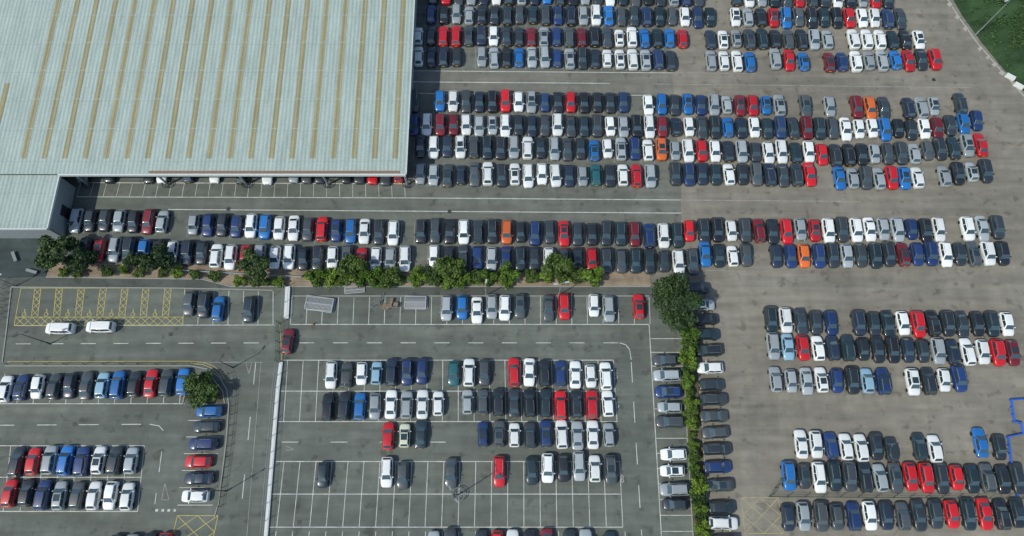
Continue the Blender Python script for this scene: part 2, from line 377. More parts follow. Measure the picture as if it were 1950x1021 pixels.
# ---------------------------------------------------------------- vegetation
def cloud(clumps,n,size,flat=.6,seed=1):
    g=np.random.default_rng(seed); C=np.array([c[0] for c in clumps]); Rr=np.array([c[1] for c in clumps])
    pr=Rr**2/np.sum(Rr**2); k=g.choice(len(clumps),n,p=pr)
    d=g.normal(size=(n,3)); d[:,2]=np.where(d[:,2]<-.3,-d[:,2],d[:,2]); d/=np.linalg.norm(d,axis=1)[:,None]
    rad=Rr[k]*g.uniform(.6,1.08,n)
    pos=C[k]+d*rad[:,None]*np.array([1,1,.8])
    pos[:,2]=np.maximum(pos[:,2],.05)
    nr=d+g.normal(size=(n,3))*flat; nr/=np.linalg.norm(nr,axis=1)[:,None]
    a=g.normal(size=(n,3)); u=np.cross(nr,a); u/=np.linalg.norm(u,axis=1)[:,None]; v=np.cross(nr,u)
    s=size*g.uniform(.6,1.3,n)[:,None]
    V=np.stack([pos-u*s,pos-v*s*.55,pos+u*s,pos+v*s*.55],1).reshape(-1,3)
    m=MB(); m.v=[tuple(x) for x in V.tolist()]; m.f=[(4*i,4*i+1,4*i+2,4*i+3) for i in range(n)]
    return m
def make_tree(rad,h,mat,seed,n,size):
    g=random.Random(seed)
    t=empty('broadleaf_tree',(0,0,0),'x','tree')
    cl=[((0,0,h-rad*.8),rad*.6)]
    for i in range(13):
        a=g.uniform(0,6.28); q=rad*g.uniform(.45,.78); z=h-rad*g.uniform(.3,1.4)
        cl.append(((q*math.cos(a),q*math.sin(a),z),rad*g.uniform(.2,.42)))
    cloud(cl,n,size,.7,seed).build('crown',mat,t)
    m=MB().tube((0,0,0),(0.05,0,h*.4),.16*rad/2.5,.11*rad/2.5)
    for c,r in cl[1:8]: m.tube((.05,0,h*.35),(c[0]*.8,c[1]*.8,c[2]),.07*rad/2.5,.02)
    m.build('trunk','bark',t); return t
def make_shrub(rad,h,mat,seed,n,size):
    g=random.Random(seed); t=empty('shrub',(0,0,0),'x','shrub')
    cl=[((0,0,h*.45),rad*.62)]
    for i in range(11):
        a=g.uniform(0,6.28); q=rad*g.uniform(.4,.82); cl.append(((q*math.cos(a),q*math.sin(a)*.9,h*g.uniform(.25,.85)),rad*g.uniform(.2,.42)))
    cloud(cl,n,size,.8,seed).build('foliage',mat,t)
    m=MB()
    for i in range(4):
        a=i*1.6; m.tube((.05*math.cos(a),.05*math.sin(a),0),(rad*.4*math.cos(a),rad*.4*math.sin(a),h*.6),.035,.012,6)
    m.build('stem','bark',t); return t
TP=[make_tree(1,1.9,'leaf_dark',11,2400,.095),make_tree(1,1.9,'leaf_dark',12,2400,.095),make_tree(1,1.9,'leaf_mid',13,2400,.095),make_tree(1,1.9,'leaf_dark',15,6500,.055)]
SP=[make_shrub(1,1.3,'leaf_bright',21,1700,.105),make_shrub(1,1.3,'leaf_bright',22,1700,.105),make_shrub(1,1.3,'leaf_mid',23,1700,.105)]
used=set()
def plant(protos,i,px,py,rpx,label,cat,group=None,hs=1.0,asp=1.0):
    p=protos[i]
    if id(p) in used: o=dup(p)
    else: o=p; used.add(id(p))
    sc=.00290*(py+3450); r=rpx/sc
    h=(1.1 if cat=='tree' else .5)*r*hs
    q=G(px,py,h); o.location=(q.x,q.y,0); o.rotation_euler=(0,0,random.uniform(0,6.28))
    o.scale=(r*asp,r,r*hs); tag(o,label,cat,group); return o
plant(TP,3,1278,579,54,'largest tree, round dense crown right of the bays below the shrub bed','tree',hs=.95)
TL=[(106,482,37,0,'dark tree beside the corner of the warehouse, leftmost in the gravel bed'),
(160,493,26,1,'second tree from the left in the gravel bed'),
(252,496,17,0,'small dark tree between the two larger left trees in the gravel bed'),
(303,493,30,1,'dark round tree in the gravel bed right of the small dark tree'),
(485,505,33,0,'dark tree standing above the silver guard rail'),
(670,508,27,2,'green tree growing out of the bright shrubs left of the hedge gap'),
(858,512,29,2,'green tree growing in the middle of the bright shrubs'),
(1060,508,29,2,'green tree with the rightmost crown in the shrub bed')]
for x,y,r,k,l in TL: plant(TP,k,x,y,r,l,'tree','trees in the shrub bed')
plant(TP,2,383,742,34,'bushy tree on the kerbed corner island of the lower left car park','tree',hs=.7)
sm=[(122,519,10),(150,521,12),(205,518,14),(237,513,11),(266,519,13),(310,519,12),(340,519,13),(373,523,13),(410,527,14),(457,537,13),(485,538,12),(508,538,11),(532,538,13)]
for i,(x,y,r) in enumerate(sm): plant(SP,2 if i%3 else 1,x,y,r,'small round shrub on the gravel, %s from the left'%ordw(i),'shrub','small shrubs on the gravel')
bg=[(603,529,22),(630,529,20),(655,532,18),(685,531,20),(712,529,22),(741,530,25),(763,531,12),(797,529,20),(824,530,22),(852,534,18),(878,531,20),(905,529,21),(932,530,20),(968,527,23),(1012,529,17),(1042,527,16),(1075,530,15),(1102,527,20),(1130,527,24)]
for i,(x,y,r) in enumerate(bg): plant(SP,(0,1,2)[(i*7)%3],x,y,r,'bright green shrub in the hedge bed, %s from the left'%ordw(i),'shrub','bright shrubs along the bed',1.1)
hd=[(1309,636,22),(1315,658,22),(1308,682,21),(1311,704,17),(1308,724,18),(1313,744,11),(1315,770,16),(1313,789,18),(1317,808,16),(1316,829,9),(1319,848,11),(1322,868,16),(1320,888,13),(1326,908,16),(1328,927,19),(1330,947,21),(1331,967,16),(1333,986,14),(1337,1005,16),(1338,1025,17)]
for i,(x,y,r) in enumerate(hd): plant(SP,(0,2,1,2)[i%4],x,y,r,'green shrub between the two car columns, %s from the top'%ordw(i),'shrub','shrubs in the hedge strip',1.15)
# grass bank
edge=[(1793,-40),(1832,30),(1868,80),(1904,124),(1942,166),(2010,238),(2100,330)]
ge=[G(*p) for p in edge]; mb=MB(); cols=9; vs=[];fs=[]
for i,p in enumerate(ge):
    for j in range(cols):
        d=j*3.2; vs.append((p.x+d*.8,p.y+d*.6,.02+ (0 if j==0 else .25*d*.8+random.uniform(-.25,.25))))
for i in range(len(ge)-1):
    for j in range(cols-1): k=i*cols+j; fs.append((k,k+1,k+cols+1,k+cols))
mb.add(vs,fs); struct('grass_bank',mb,'grassbase')
g=np.random.default_rng(5); cl=[]
for i in range(300):
    t=g.uniform(0,len(ge)-1.001); a=int(t); p=ge[a].lerp(ge[a+1],t-a); d=g.uniform(.2,22); r=g.uniform(.3,.7) if d<4 else g.uniform(.4,1.5); cl.append(((p.x+d*.8,p.y+d*.6,.2*d),r))
o=cloud(cl,22000,.17,.9,9).build('rough_grass','grass'); tag(o,'rough green grass and scrub covering the bank in the top right corner','grass',kind='stuff')
# ---------------------------------------------------------------- street furniture
def lamp(px,py,h,ang,label,heads=2,col_='steel',ring=False,hm='lamphead'):
    p=G(px,py); t=empty('street_lamp',p,label,'street lamp','street lamps')
    MB().tube(p,p+Vector((0,0,h)),.09,.05).tube(p,p+Vector((0,0,.9)),.13,.13).build('pole',col_,t)
    for k in range(heads):
        a=ang+math.pi*k; d=Vector((math.cos(a),math.sin(a),0)); top=p+Vector((0,0,h))
        ar=MB().tube(top-Vector((0,0,.05)),top+d*.6+Vector((0,0,.1)),.04,.035).build('arm',col_,t)
        e=top+d*.9+Vector((0,0,.12)); MB().box(e,(.65,.26,.12),a).box(e-Vector((0,0,.09)),(.45,.2,.06),a).build('lamp_head',hm,t)
    if ring: MB().ring((p.x,p.y,.9),.95,.055).ring((p.x,p.y,.45),.95,.045).tube((p.x-.95,p.y,.9),(p.x+.95,p.y,.9),.03).tube((p.x,p.y-.95,.9),(p.x,p.y+.95,.9),.03).build('guard_ring','dullsteel',t)
    return t
lamp(1858,66,9.5,R(200),'tall street lamp at the foot of the grass bank, top right',1)
lamp(873,942,9.5,R(120),'street lamp with round guard ring in the lower rows of the central car park',2,'darksteel',True,'dullsteel')
lamp(1064,562,6.5,R(10),'street lamp below the rightmost tree of the shrub bed',2)
lamp(926,563,5,R(80),'short street lamp below the middle of the bright shrubs',1)
lamp(96,655,7,R(20),'street lamp on the road beside the two white vans',2,'darksteel',hm='darksteel')
lamp(30,545,5,R(200),'street lamp at the left end of the yellow hatched bays',2,'dullsteel')
lamp(432,935,6,R(30),'street lamp beside the railing of the lower left car park',2,'darksteel',hm='darksteel')
lamp(444,700,5.5,R(60),'street lamp on the road corner right of the island tree',1,'darksteel',hm='darksteel')
def fence(name,pts,h,label,cat,post,bar,sp=2.5,mesh=True,group=None,pr=.035,rr=.022):
    ps=[G(*p) for p in pts]; t=empty(name,ps[0],label,cat,group)
    m=MB()
    for a,b in zip(ps[:-1],ps[1:]):
        L=(b-a).length; n=max(1,round(L/sp)); d=(b-a)/L
        for i in range(n):
            q=a+d*(L*i/n); MB().box((q.x,q.y,h/2+.03),(pr*2,pr*2,h+.06),math.atan2(d.y,d.x)).build('post',post,t)
        for z in ((.12,h*.5,h) if mesh else (h*.55,h)): m.tube(a+Vector((0,0,z)),b+Vector((0,0,z)),rr,n=6)
        if mesh:
            k=int(L/.22)
            for i in range(k): q=a+d*(L*(i+.5)/k); m.box((q.x,q.y,h*.5),(.012,.012,h-.1))
    q=ps[-1]; MB().box((q.x,q.y,h/2+.03),(pr*2,pr*2,h+.06)).build('post',post,t)
    m.build('mesh_panel' if mesh else 'rail',bar,t); return t
fence('mesh_fence',[(532,692),(526,740),(500,1060)],1.9,'steel mesh fence on the white kerb left of the central car park','fence','steel','steel')
fence('mesh_fence',[(545,547),(542,607)],1.9,'short mesh fence on the white kerb above the green gate','fence','steel','steel')
fence('mesh_gate',[(533,616),(531,690)],1.9,'dark green mesh gate across the lane beside the maroon car','gate','green','green',1.5)
fence('mesh_fence',[(1464,946),(1700,948),(1975,950)],1.6,'green mesh fence above the bottom row of the right yard','fence','green','green')
fence('mesh_fence',[(1464,946),(1486,912)],1.6,'short green mesh fence end beside the blue car','fence','green','green',1.5)
fence('railing',[(437,712),(446,740),(442,790),(436,850),(428,910),(419,965)],1.0,'black railing curving round the corner of the lower left car park','railing','darksteel','darksteel',1.5,False)
fence('guard_rail',[(330,516),(420,521),(575,529)],.75,'silver guard rail between the gravel and the parked cars','guard rail','steel','steel',2,False,rr=.05)
fence('plastic_barrier',[(1990,758),(1922,762),(1928,803),(1940,806),(1945,826),(1916,832),(1922,880),(1934,944)],.55,'blue zigzag barrier at the right edge of the yard','barrier','bluep','bluep',1.2,False,pr=.1,rr=.11)
fence('railing',[(15,694),(200,694),(365,694)],.9,'dark railing along the top of the lower left car park','railing','darksteel','darksteel',3,False)
def panels(px,py,w,d,rz,n,label):
    p=G(px,py); t=empty('fence_panel_stack',p,label,'fence panels','stacked fence panels')
    for k in range(n):
        m=MB(); r=rz+random.uniform(-.05,.05); ca,sa=math.cos(r),math.sin(r); z=.08+.09*k
        ox,oy=random.uniform(-.15,.15),random.uniform(-.12,.12)
        def T(a,b): return (p.x+ox+a*ca-b*sa,p.y+oy+a*sa+b*ca,z)
        for a,b in (((-w/2,-d/2),(w/2,-d/2)),((-w/2,d/2),(w/2,d/2)),((-w/2,-d/2),(-w/2,d/2)),((w/2,-d/2),(w/2,d/2)),((-w/2,0),(w/2,0))): m.tube(T(*a),T(*b),.05,n=6)
        for i in range(22): x=-w/2+w*(i+.5)/22; m.tube(T(x,-d/2),T(x,d/2),.028,n=4)
        m.build('panel','lamphead',t)
panels(611,580,4.4,2.1,-.12,7,'larger stack of grey mesh panels lying in the left bays')
panels(793,577,3.4,1.9,0,6,'smaller stack of grey mesh panels lying right of the scrap heap')
panels(675,552,3.2,1.0,.05,2,'grey mesh panels lying on the footpath above the panel stacks')
t=empty('scrap_heap',G(735,577),'heap of grey poles and boards between the two panel stacks','scrap heap')
for k in range(12):
    p=G(735+random.uniform(-22,22),577+random.uniform(-11,11)); a=random.uniform(-.5,.7) if k%3 else 1.4
    d=Vector((math.cos(a),math.sin(a),0))*random.uniform(.5,1.2)
    if k%2: MB().box((p.x,p.y,.12+.05*k),(random.uniform(.6,1.4),random.uniform(.3,.7),.06),a).build('board','wood',t)
    else: MB().tube(p-d+Vector((0,0,.15+.05*k)),p+d+Vector((0,0,.2+.05*k)),.05,n=6).build('scaffold_pole','dullsteel',t)
def cone(px,py,label):
    p=G(px,py); t=empty('traffic_cone',p,label,'traffic cone','traffic cones')
    MB().box((p.x,p.y,.03),(.42,.42,.06)).build('base','darksteel',t)
    MB().tube((p.x,p.y,.06),(p.x,p.y,.72),.17,.035,12).build('cone_body','orange',t)
    MB().tube((p.x,p.y,.3),(p.x,p.y,.46),.125,.088,12).build('stripe','whitewall',t)
cone(597,618,'orange traffic cone on the lane below the larger panel stack'); cone(1088,562,'orange traffic cone at the top of the bay beside the lamp')
def bench(px,py,rz,label):
    p=G(px,py); t=empty('bench',(0,0,0),label,'bench','benches on the paved court')
    MB().box((0,0,.44),(1.9,.5,.08)).build('seat','dullsteel',t)
    for s in (-.7,.7): MB().box((s,0,.2),(.1,.44,.4)).build('leg','dullsteel',t)
    t.location=p; t.rotation_euler=(0,0,rz)
bench(30,490,R(-60),'grey bench on the dark paved court, the left one'); bench(63,518,R(-15),'grey bench on the dark paved court beside the leftmost tree')
for i in range(6):
    p=G(13-i*1.4,548+i*12); t=empty('bike_rack',p,'steel bike hoop at the left edge, %s from the top'%ordw(i),'bike rack','bike hoops at the left edge')
    m=MB(); d=Vector((.7,.35,0)); m.tube(p-d*.6,p-d*.6+Vector((0,0,.8)),.035).tube(p+d*.6,p+d*.6+Vector((0,0,.8)),.035).tube(p-d*.6+Vector((0,0,.8)),p+d*.6+Vector((0,0,.8)),.035); m.build('hoop','darksteel',t)
blk=[(1808,10),(1822,34),(1838,56),(1866,94),(1880,110),(1893,124),(1907,140),(1922,148),(1938,165)]
for i,(x,y) in enumerate(blk):
    p=G(x,y); big=i>6; w=1.7 if big else random.uniform(.5,.9)
    m=MB(); a=R(-48)+random.uniform(-.3,.3); ca,sa=math.cos(a),math.sin(a); h=.6 if big else .45; s=w/2; u=.36 if big else .25
    vs=[(-s,-u,0),(s,-u,0),(s,u,0),(-s,u,0),(-s*.95,-u*.8,h),(s*.95,-u*.8,h),(s*.95,u*.8,h),(-s*.95,u*.8,h)]
    m.add([(p.x+a_*ca-b_*sa,p.y+a_*sa+b_*ca,z) for a_,b_,z in vs],[(3,2,1,0),(4,5,6,7),(0,1,5,4),(1,2,6,5),(2,3,7,6),(3,0,4,7)])
    o=m.build('concrete_block','whitewall' if big else 'block'); tag(o,('pale long' if big else 'small grey')+' concrete block at the foot of the grass bank, %s from the top'%ordw(i),'concrete block','blocks along the grass bank')
for i,(x,y,l) in enumerate([(856,403,'below the warehouse corner'),(435,398,'left of the middle of the warehouse eave'),(1778,152,'in the upper aisle of the yard'),(570,995,'in the bottom left bays of the central car park'),(960,842,'in the third row of the central car park'),(142,808,'in the aisle of the lower left car park'),(325,637,'on the road below the yellow bays')]):
    p=G(x,y); o=MB().box((p.x,p.y,.02),(.6,.6,.03)).box((p.x,p.y,.037),(.44,.44,.01)).build('drain_cover','darksteel'); tag(o,'dark square drain cover '+l,'drain cover','drain covers')
# ---------------------------------------------------------------- cars
TY=dict(
 hatch=dict(L=4.02,W=1.77,cowl=.98,yf1=.32,yr1=-1.42,yr0=-1.86,zr=1.47,zb=.95,nose=.70),
 suv=dict(L=4.28,W=1.84,cowl=1.12,yf1=.5,yr1=-1.62,yr0=-2.0,zr=1.66,zb=1.06,nose=.84,rails=1),
 saloon=dict(L=4.4,W=1.8,cowl=1.0,yf1=.26,yr1=-.95,yr0=-1.6,zr=1.43,zb=.93,nose=.68),
 estate=dict(L=4.4,W=1.79,cowl=1.08,yf1=.40,yr1=-1.72,yr0=-2.08,zr=1.48,zb=.94,nose=.69,rails=1),
 mini=dict(L=3.65,W=1.68,cowl=.92,yf1=.36,yr1=-1.34,yr0=-1.7,zr=1.49,zb=.95,nose=.74),
 van=dict(L=4.5,W=1.84,cowl=1.5,yf1=.9,yr1=-2.0,yr0=-2.16,zr=1.85,zb=1.08,nose=.86))
def car_geo(T):
    P=[]; L=T['L'];W=T['W']/2
    ts=[-1,-.985,-.94,-.86,-.72,-.4,-.1,.2,.45,.6,.74,.85,.93,.975,1]; fa=[.64,.78,.89,.955,.99,1,1,1,1,.993,.965,.91,.82,.70,.52]
    m=MB(); rings=[]
    for t,f in zip(ts,fa):
        y=t*L/2; w=W*f
        if y>=T['cowl']:
            k=(y-T['cowl'])/(L/2-T['cowl']); zt=T['zb']+(T['nose']-T['zb'])*k**1.7 - (.12 if t>=.999 else .04 if t>.97 else 0)
        elif y<T['yr0']: zt=T['zb']-.12*((T['yr0']-y)/(L/2+T['yr0']))**2-(.08 if t<=-.999 else 0)
        else: zt=T['zb']
        cr=.045 if abs(t)<.97 else .02
        prof=[(-.90*w,.22),(-.99*w,.34),(-w,.55),(-.985*w,zt-.18),(-.93*w,zt-.055),(-.80*w,zt),(-.42*w,zt+cr*.8),(0,zt+cr)]
        prof=prof+[(-a,b) for a,b in reversed(prof[:-1])]
        rings.append([(a,y,b) for a,b in prof])
    n=len(rings[0]); vs=[p for r in rings for p in r]; fs=[]
    for i in range(len(rings)-1):
        for j in range(n-1): fs.append((i*n+j,i*n+j+1,(i+1)*n+j+1,(i+1)*n+j))
        fs.append((i*n+n-1,i*n,(i+1)*n,(i+1)*n+n-1))
    e=(len(rings)-1)*n; fs+=[tuple(range(n-1,-1,-1)),tuple(range(e,e+n))]
    m.add(vs,fs); P.append(('body',m,'paint',True))
    wl=W-.06; wu=W-.25; zb=T['zb']-.02; zr=T['zr']
    lo=[(-wl*.88,T['cowl']+.02,zb),(wl*.88,T['cowl']+.02,zb),(wl*.90,T['yr0'],zb),(-wl*.90,T['yr0'],zb)]
    up=[(-wu*.90,T['yf1'],zr-.02),(wu*.90,T['yf1'],zr-.02),(wu*.93,T['yr1'],zr-.02),(-wu*.93,T['yr1'],zr-.02)]
    ym=(T['cowl']+T['yr0'])/2-.05
    # mid pillars make the glasshouse bow outwards in plan
    lm=[(-wl,ym,zb),(wl,ym,zb)]; um=[(-wu,ym,zr),(wu,ym,zr)]
    bm=bmesh.new(); vv=[bm.verts.new(p) for p in lo+up+lm+um]   # 8,9 lower mid, 10,11 upper mid
    for f in ((0,1,5,4),(1,9,11,5),(9,2,6,11),(2,3,7,6),(3,8,10,7),(8,0,4,10),(4,5,11,10),(10,11,6,7)): bm.faces.new([vv[i] for i in f])
    bm.normal_update()
    ed=[e_ for e_ in bm.edges if len(e_.link_faces)==2 and e_.calc_face_angle(0)>.35]
    bmesh.ops.bevel(bm,geom=ed,offset=.09,segments=3,affect='EDGES',profile=.6)
    bmesh.ops.recalc_face_normals(bm,faces=bm.faces)
    bm.verts.index_update(); c=MB().add([v.co[:] for v in bm.verts],[[v.index for v in f.verts] for f in bm.faces]); bm.free()
    P.append(('cabin',c,'paint',True))
    def panel(a,b,cc,d,u0,u1,v0,v1,off=.016):
        a,b,cc,d=map(Vector,(a,b,cc,d)); nn=(b-a).cross(d-a).normalized()
        cen=(a+b+cc+d)/4
        if nn.dot(cen-Vector((0,(T['yf1']+T['yr1'])/2,zb-.3)))<0: nn=-nn
        def q(u,v): return a.lerp(b,u).lerp(d.lerp(cc,u),v)+nn*off
        return MB().add([q(u0,v0),q(u1,v0),q(u1,v1),q(u0,v1)],[(0,1,2,3)])
    P.append(('windscreen',panel(lo[0],lo[1],up[1],up[0],.05,.95,.04,.93),'screen',False))
    P.append(('rear_window',panel(lo[2],lo[3],up[3],up[2],.1,.9,.12 if T['zr']<1.8 else .3,.88),'screen',False))
    for s,(f,b) in ((1,(1,2)),(0,(0,3))):
        P.append(('side_window',panel(lo[f],lm[s],um[s],up[f],.18,.97,.10,.87),'glass',False))
        P.append(('side_window',panel(lm[s],lo[b],up[b],um[s],.03,.84,.10,.87),'glass',False))
    for s in (-1,1):
        for y in (L*.295,-L*.295):
            P.append(('wheel',MB().tube((s*(W-.19),y,.32),(s*(W+.012),y,.32),.32,.31,14).tube((s*(W-.05),y,.32),(s*(W+.018),y,.32),.05,.05,8),'tyre',False))
        hx=s*W*.62; hz=T['nose']-.06
        P.append(('headlight',MB().box((hx,L/2-.24,hz+.045),(.30,.2,.08),-s*.5),'headl',False))
        P.append(('taillight',MB().box((s*W*.72,-L/2+.14,T['zb']-.2),(.26,.16,.2),s*.3),'taill',False))
        P.append(('wing_mirror',MB().box((s*(W+.07),T['cowl']-.33,T['zb']+.04),(.2,.14,.14),s*.2),'paint',False))
    P.append(('grille',MB().box((0,L/2-.03,.5),(.8,.08,.16)),'trim',False))
    P.append(('number_plate',MB().box((0,-L/2-.005,.62),(.5,.03,.11)),'platey',False))
    if T.get('rails'):
        for s in (-1,1): P.append(('roof_rail',MB().tube((s*(wu*.9-.04),T['yf1']-.25,zr+.03),(s*(wu*.9-.02),T['yr1']+.2,zr+.03),.025,n=6),'rail',False))
    return P
GEO={k:car_geo(T) for k,T in TY.items()}
def sunroof(T): return MB().box((0,T['yf1']-.62,T['zr']-.004),(.94,.95,.03))
COLS=dict(k=((.011,.013,.015),'black'),g=((.066,.080,.084),'dark grey'),s=((.30,.345,.355),'silver'),w=((.76,.80,.77),'white'),r=((.50,.010,.014),'red'),m=((.17,.012,.018),'maroon'),n=((.014,.040,.14),'navy'),b=((.015,.15,.44),'blue'),l=((.22,.38,.48),'pale blue'),o=((.62,.13,.02),'orange'),t=((.015,.10,.11),'teal'),c=((.52,.56,.42),'cream'))
cars=[]
TICK=MB()
def row(key,x0,x1,y0,y1,pat,tick=False):
    n=len(pat)
    for i,c in enumerate(pat):
        t=i/(n-1) if n>1 else 0
        x=x0+(x1-x0)*t; y=y0+(y1-y0)*t
        if c!='.': cars.append(dict(row=key,x=x,y=y,c=c,h=False))
        if tick:
            st=(x1-x0)/(n-1) if n>1 else 25
            for xx in ((x-st/2,x+st/2) if i==n-1 else (x-st/2,)):
                p=G(xx,y,.7); TICK.strip((p.x+.018,p.y-2.2),(p.x-.018,p.y+2.2),.08,.016)
def colm(key,l):
    for x,y,c in l: cars.append(dict(row=key,x=x,y=y,c=c,h=True))
row('T0',825,1330,-10,-6,'krkskwkskbkkskwkgkksnk'); row('T0',1402,1690,-6,-2,'kwskgrkkwksrk')
row('T1',821,1714,27,35,'nkssk'+'kkkkk'+'nkswb'+'kkkkk'+'wkk.w'+'skrbk'+'kkkrw'+'wkk',True)
row('T2',797,1299,68,72,'wkrrkkwkkmsnkmkkwwbkbr',True); row('T2',1352,1749,74,75,'kwskkkkkss.wwwkkw')
row('T3',797,1277,106,114,'wkkk.sskbssnskkwwwskk',True); row('T3',1354,1428,116,116,'swwb'); row('T3',1476,1530,112,117,'srb'); row('T3',1579,1780,118,113,'mnwssbrkr')
row('M1',788,788,192,192,'k'); row('M1',838,1187,192,196,'bwkkkrwskkrkkkk',True); row('M1',1235,1483,198,201,'wbkbnssmrbs'); row('M1',1533,1533,202,202,'g'); row('M1',1580,1580,204,204,'s'); row('M1',1631,1683,205,205,'mok'); row('M1',1729,1778,206,203,'kss'); row('M1',1828,1828,196,196,'k')
row('M2',788,1760,237,246,'nwmmw'+'sswkk'+'kwkkk'+'wskwm'+'kwkkb'+'kwkkk'+'mkkww'+'wbkkw',True); row('M2',1784,1860,243,230,'mkbn')
row('M3',800,1540,279,290,'kwkwk'+'kkswk'+'skkbw'+'snwos'+'wrwks'+'kwwkw',True); row('M3',1565,1716,295,292,'rkkkskk'); row('M3',1740,1867,290,275,'skkksr')
row('M4',800,1238,331,335,'ssgkkwkwwwwkstkwrs',True); row('M4',1286,1542,332,332,'kkkkwkkkkkr'); row('M4',1599,1747,340,338,'bsgsrbw'); row('M4',1797,1877,333,326,'sksk')
row('CN',160,760,327,329,'s.k..kw.k.w.k.w.sgk.kkrkr')
row('A',145,309,418,423,'skkskms',True); row('A',369,749,427,443,'snknwbwwkrnbwkw',True); row('A',802,1290,439,448,'kkkwkkoknkrkkkkmnwk',True); row('A',1313,1788,440,437,'rkkwkmkrsrwkwwssnkw'); row('A',1842,1898,436,433,'wsk')
row('B',162,384,474,480,'krskbkwkk',True); row('B',412,771,489,493,'wwrswwkkwgrwsw',True); row('B',827,1319,490,499,'wkknsnkkwkkrkgkkkwk',True); row('B',1343,1421,486,486,'bkwg'); row('B',1478,1908,487,483,'knonkskkkmnnwkgwk')
for x,y,c in ((360,578,'g'),(388,581,'k'),(416,586,'b'),(474,590,'k'),(850,585,'s'),(880,585,'b'),(908,590,'w'),(936,585,'s'),(961,587,'w'),(991,582,'g'),(1045,585,'g'),(1074,585,'r'),(1131,582,'w'),(1159,586,'s'),(1216,583,'r')): row('C',x,x,y,y,c)
row('D',630,804,715,707,'wgwlknn'); row('D',864,923,711,711,'twk'); row('D',979,1154,709,716,'rwknwww')
row('E',625,834,775,768,'kkbswsww'); row('E',890,1157,765,771,'sgkkkkrkrw')
row('F',739,801,832,827,'rck'); row('F',920,1159,827,828,'ngwknwsws')
for x,y,c in ((615,903,'k'),(736,900,'w'),(767,905,'g'),(858,900,'g'),(951,896,'r'),(1012,897,'k'),(1042,892,'w'),(1073,892,'k'),(1103,888,'s'),(1133,893,'w'),(1163,895,'g')): row('G',x,x,y,y,c)
for x,c in ((826,'s'),(857,'k'),(916,'k'),(946,'r'),(976,'w'),(1008,'k'),(1042,'m'),(1085,'k'),(1116,'s'),(1162,'k')): row('H',x,x,1038,1038,c)
for x,c in ((218,'k'),(250,'s'),(283,'k'),(314,'r')): row('X',x,x,1045,1045,c)
colm('I',[(1268,686,'k'),(1270,714,'s'),(1273,746,'n'),(1275,775,'s'),(1277,804,'g'),(1283,867,'w'),(1281,899,'w'),(1284,930,'s'),(1286,962,'k')])
colm('J',[(1328,549,'k'),(1338,581,'s'),(1345,609,'k'),(1347,638,'k'),(1349,668,'k'),(1352,701,'w'),(1355,732,'k'),(1358,762,'k'),(1360,792,'g'),(1362,824,'g'),(1365,856,'k'),(1367,889,'n'),(1370,922,'g'),(1375,965,'k'),(1377,997,'w'),(1380,1031,'k')])
row('K',10,348,740,729,'wnwkkglbkrkb'); row('L',32,250,880,876,'krsbnwks'); row('M',18,243,941,945,'rknsgwww')
colm('N',[(397,784,'b'),(392,814,'k'),(387,846,'n'),(378,878,'r'),(378,910,'k'),(371,944,'w')])
row('P',1467,1582,607,615,'kwkkn'); row('P',1635,1917,616,618,'kkkwrkkkkkw')
row('Q',1472,1928,660,672,'slrwkkkkkkkskwwrm')
row('R',1477,1681,723,726,'sssw'+'nkln'); row('R',1738,1827,728,722,'wkwn')
row('S',1525,1697,846,853,'wwnwwkk'); row('S',1750,1780,851,853,'kw'); row('S',1867,1903,843,851,'bk')
row('T',1502,1938,906,912,'bkwkkksgrrkrkgkk'); row('U',1500,1938,985,978,'ksgknwkgkkrkrkk')
struct('yard_bay_markings',TICK,'faint')
ROWN=dict(A='the upper row above the shrub bed',B='the row just above the shrub bed',C='the bays below the shrub bed',D='the top row of the central car park',E='the second row of the central car park',F='the third row of the central car park',G='the fourth row of the central car park',H='the bottom edge of the central car park',X='the bottom edge of the lower left car park',I='the column left of the hedge strip',J='the column right of the hedge strip',K='the top row of the lower left car park',L='the middle row of the lower left car park',M='the bottom row of the lower left car park',N='the sideways column of the lower left car park',P='the top row of the right yard',Q='the second row of the right yard',R='the third row of the right yard',S='the fourth row of the right yard',T='the fifth row of the right yard',U='the bottom row of the right yard')
for k in sorted(set(c['row'] for c in cars)):
    rc=[c for c in cars if c['row']==k]
    for code in sorted(set(c['c'] for c in rc)):
        lst=sorted([c for c in rc if c['c']==code],key=lambda c:c['y'] if c['h'] else c['x']); n=len(lst); name=COLS[code][1]
        a,b=('top','bottom') if lst[0]['h'] else ('left','right')
        for i,c in enumerate(lst):
            r=ROWN.get(k,'the far rows'); j=n-1-i
            if n==1: c['label']='only %s car in %s'%(name,r)
            elif i==0: c['label']='%smost %s car in %s'%(a,name,r)
            elif j==0: c['label']='%smost %s car in %s'%(b,name,r)
            elif i<=j: c['label']='%s %s car from the %s in %s'%(ordw(i),name,a,r)
            else: c['label']='%s %s car from the %s in %s'%(ordw(j),name,b,r)
up={}
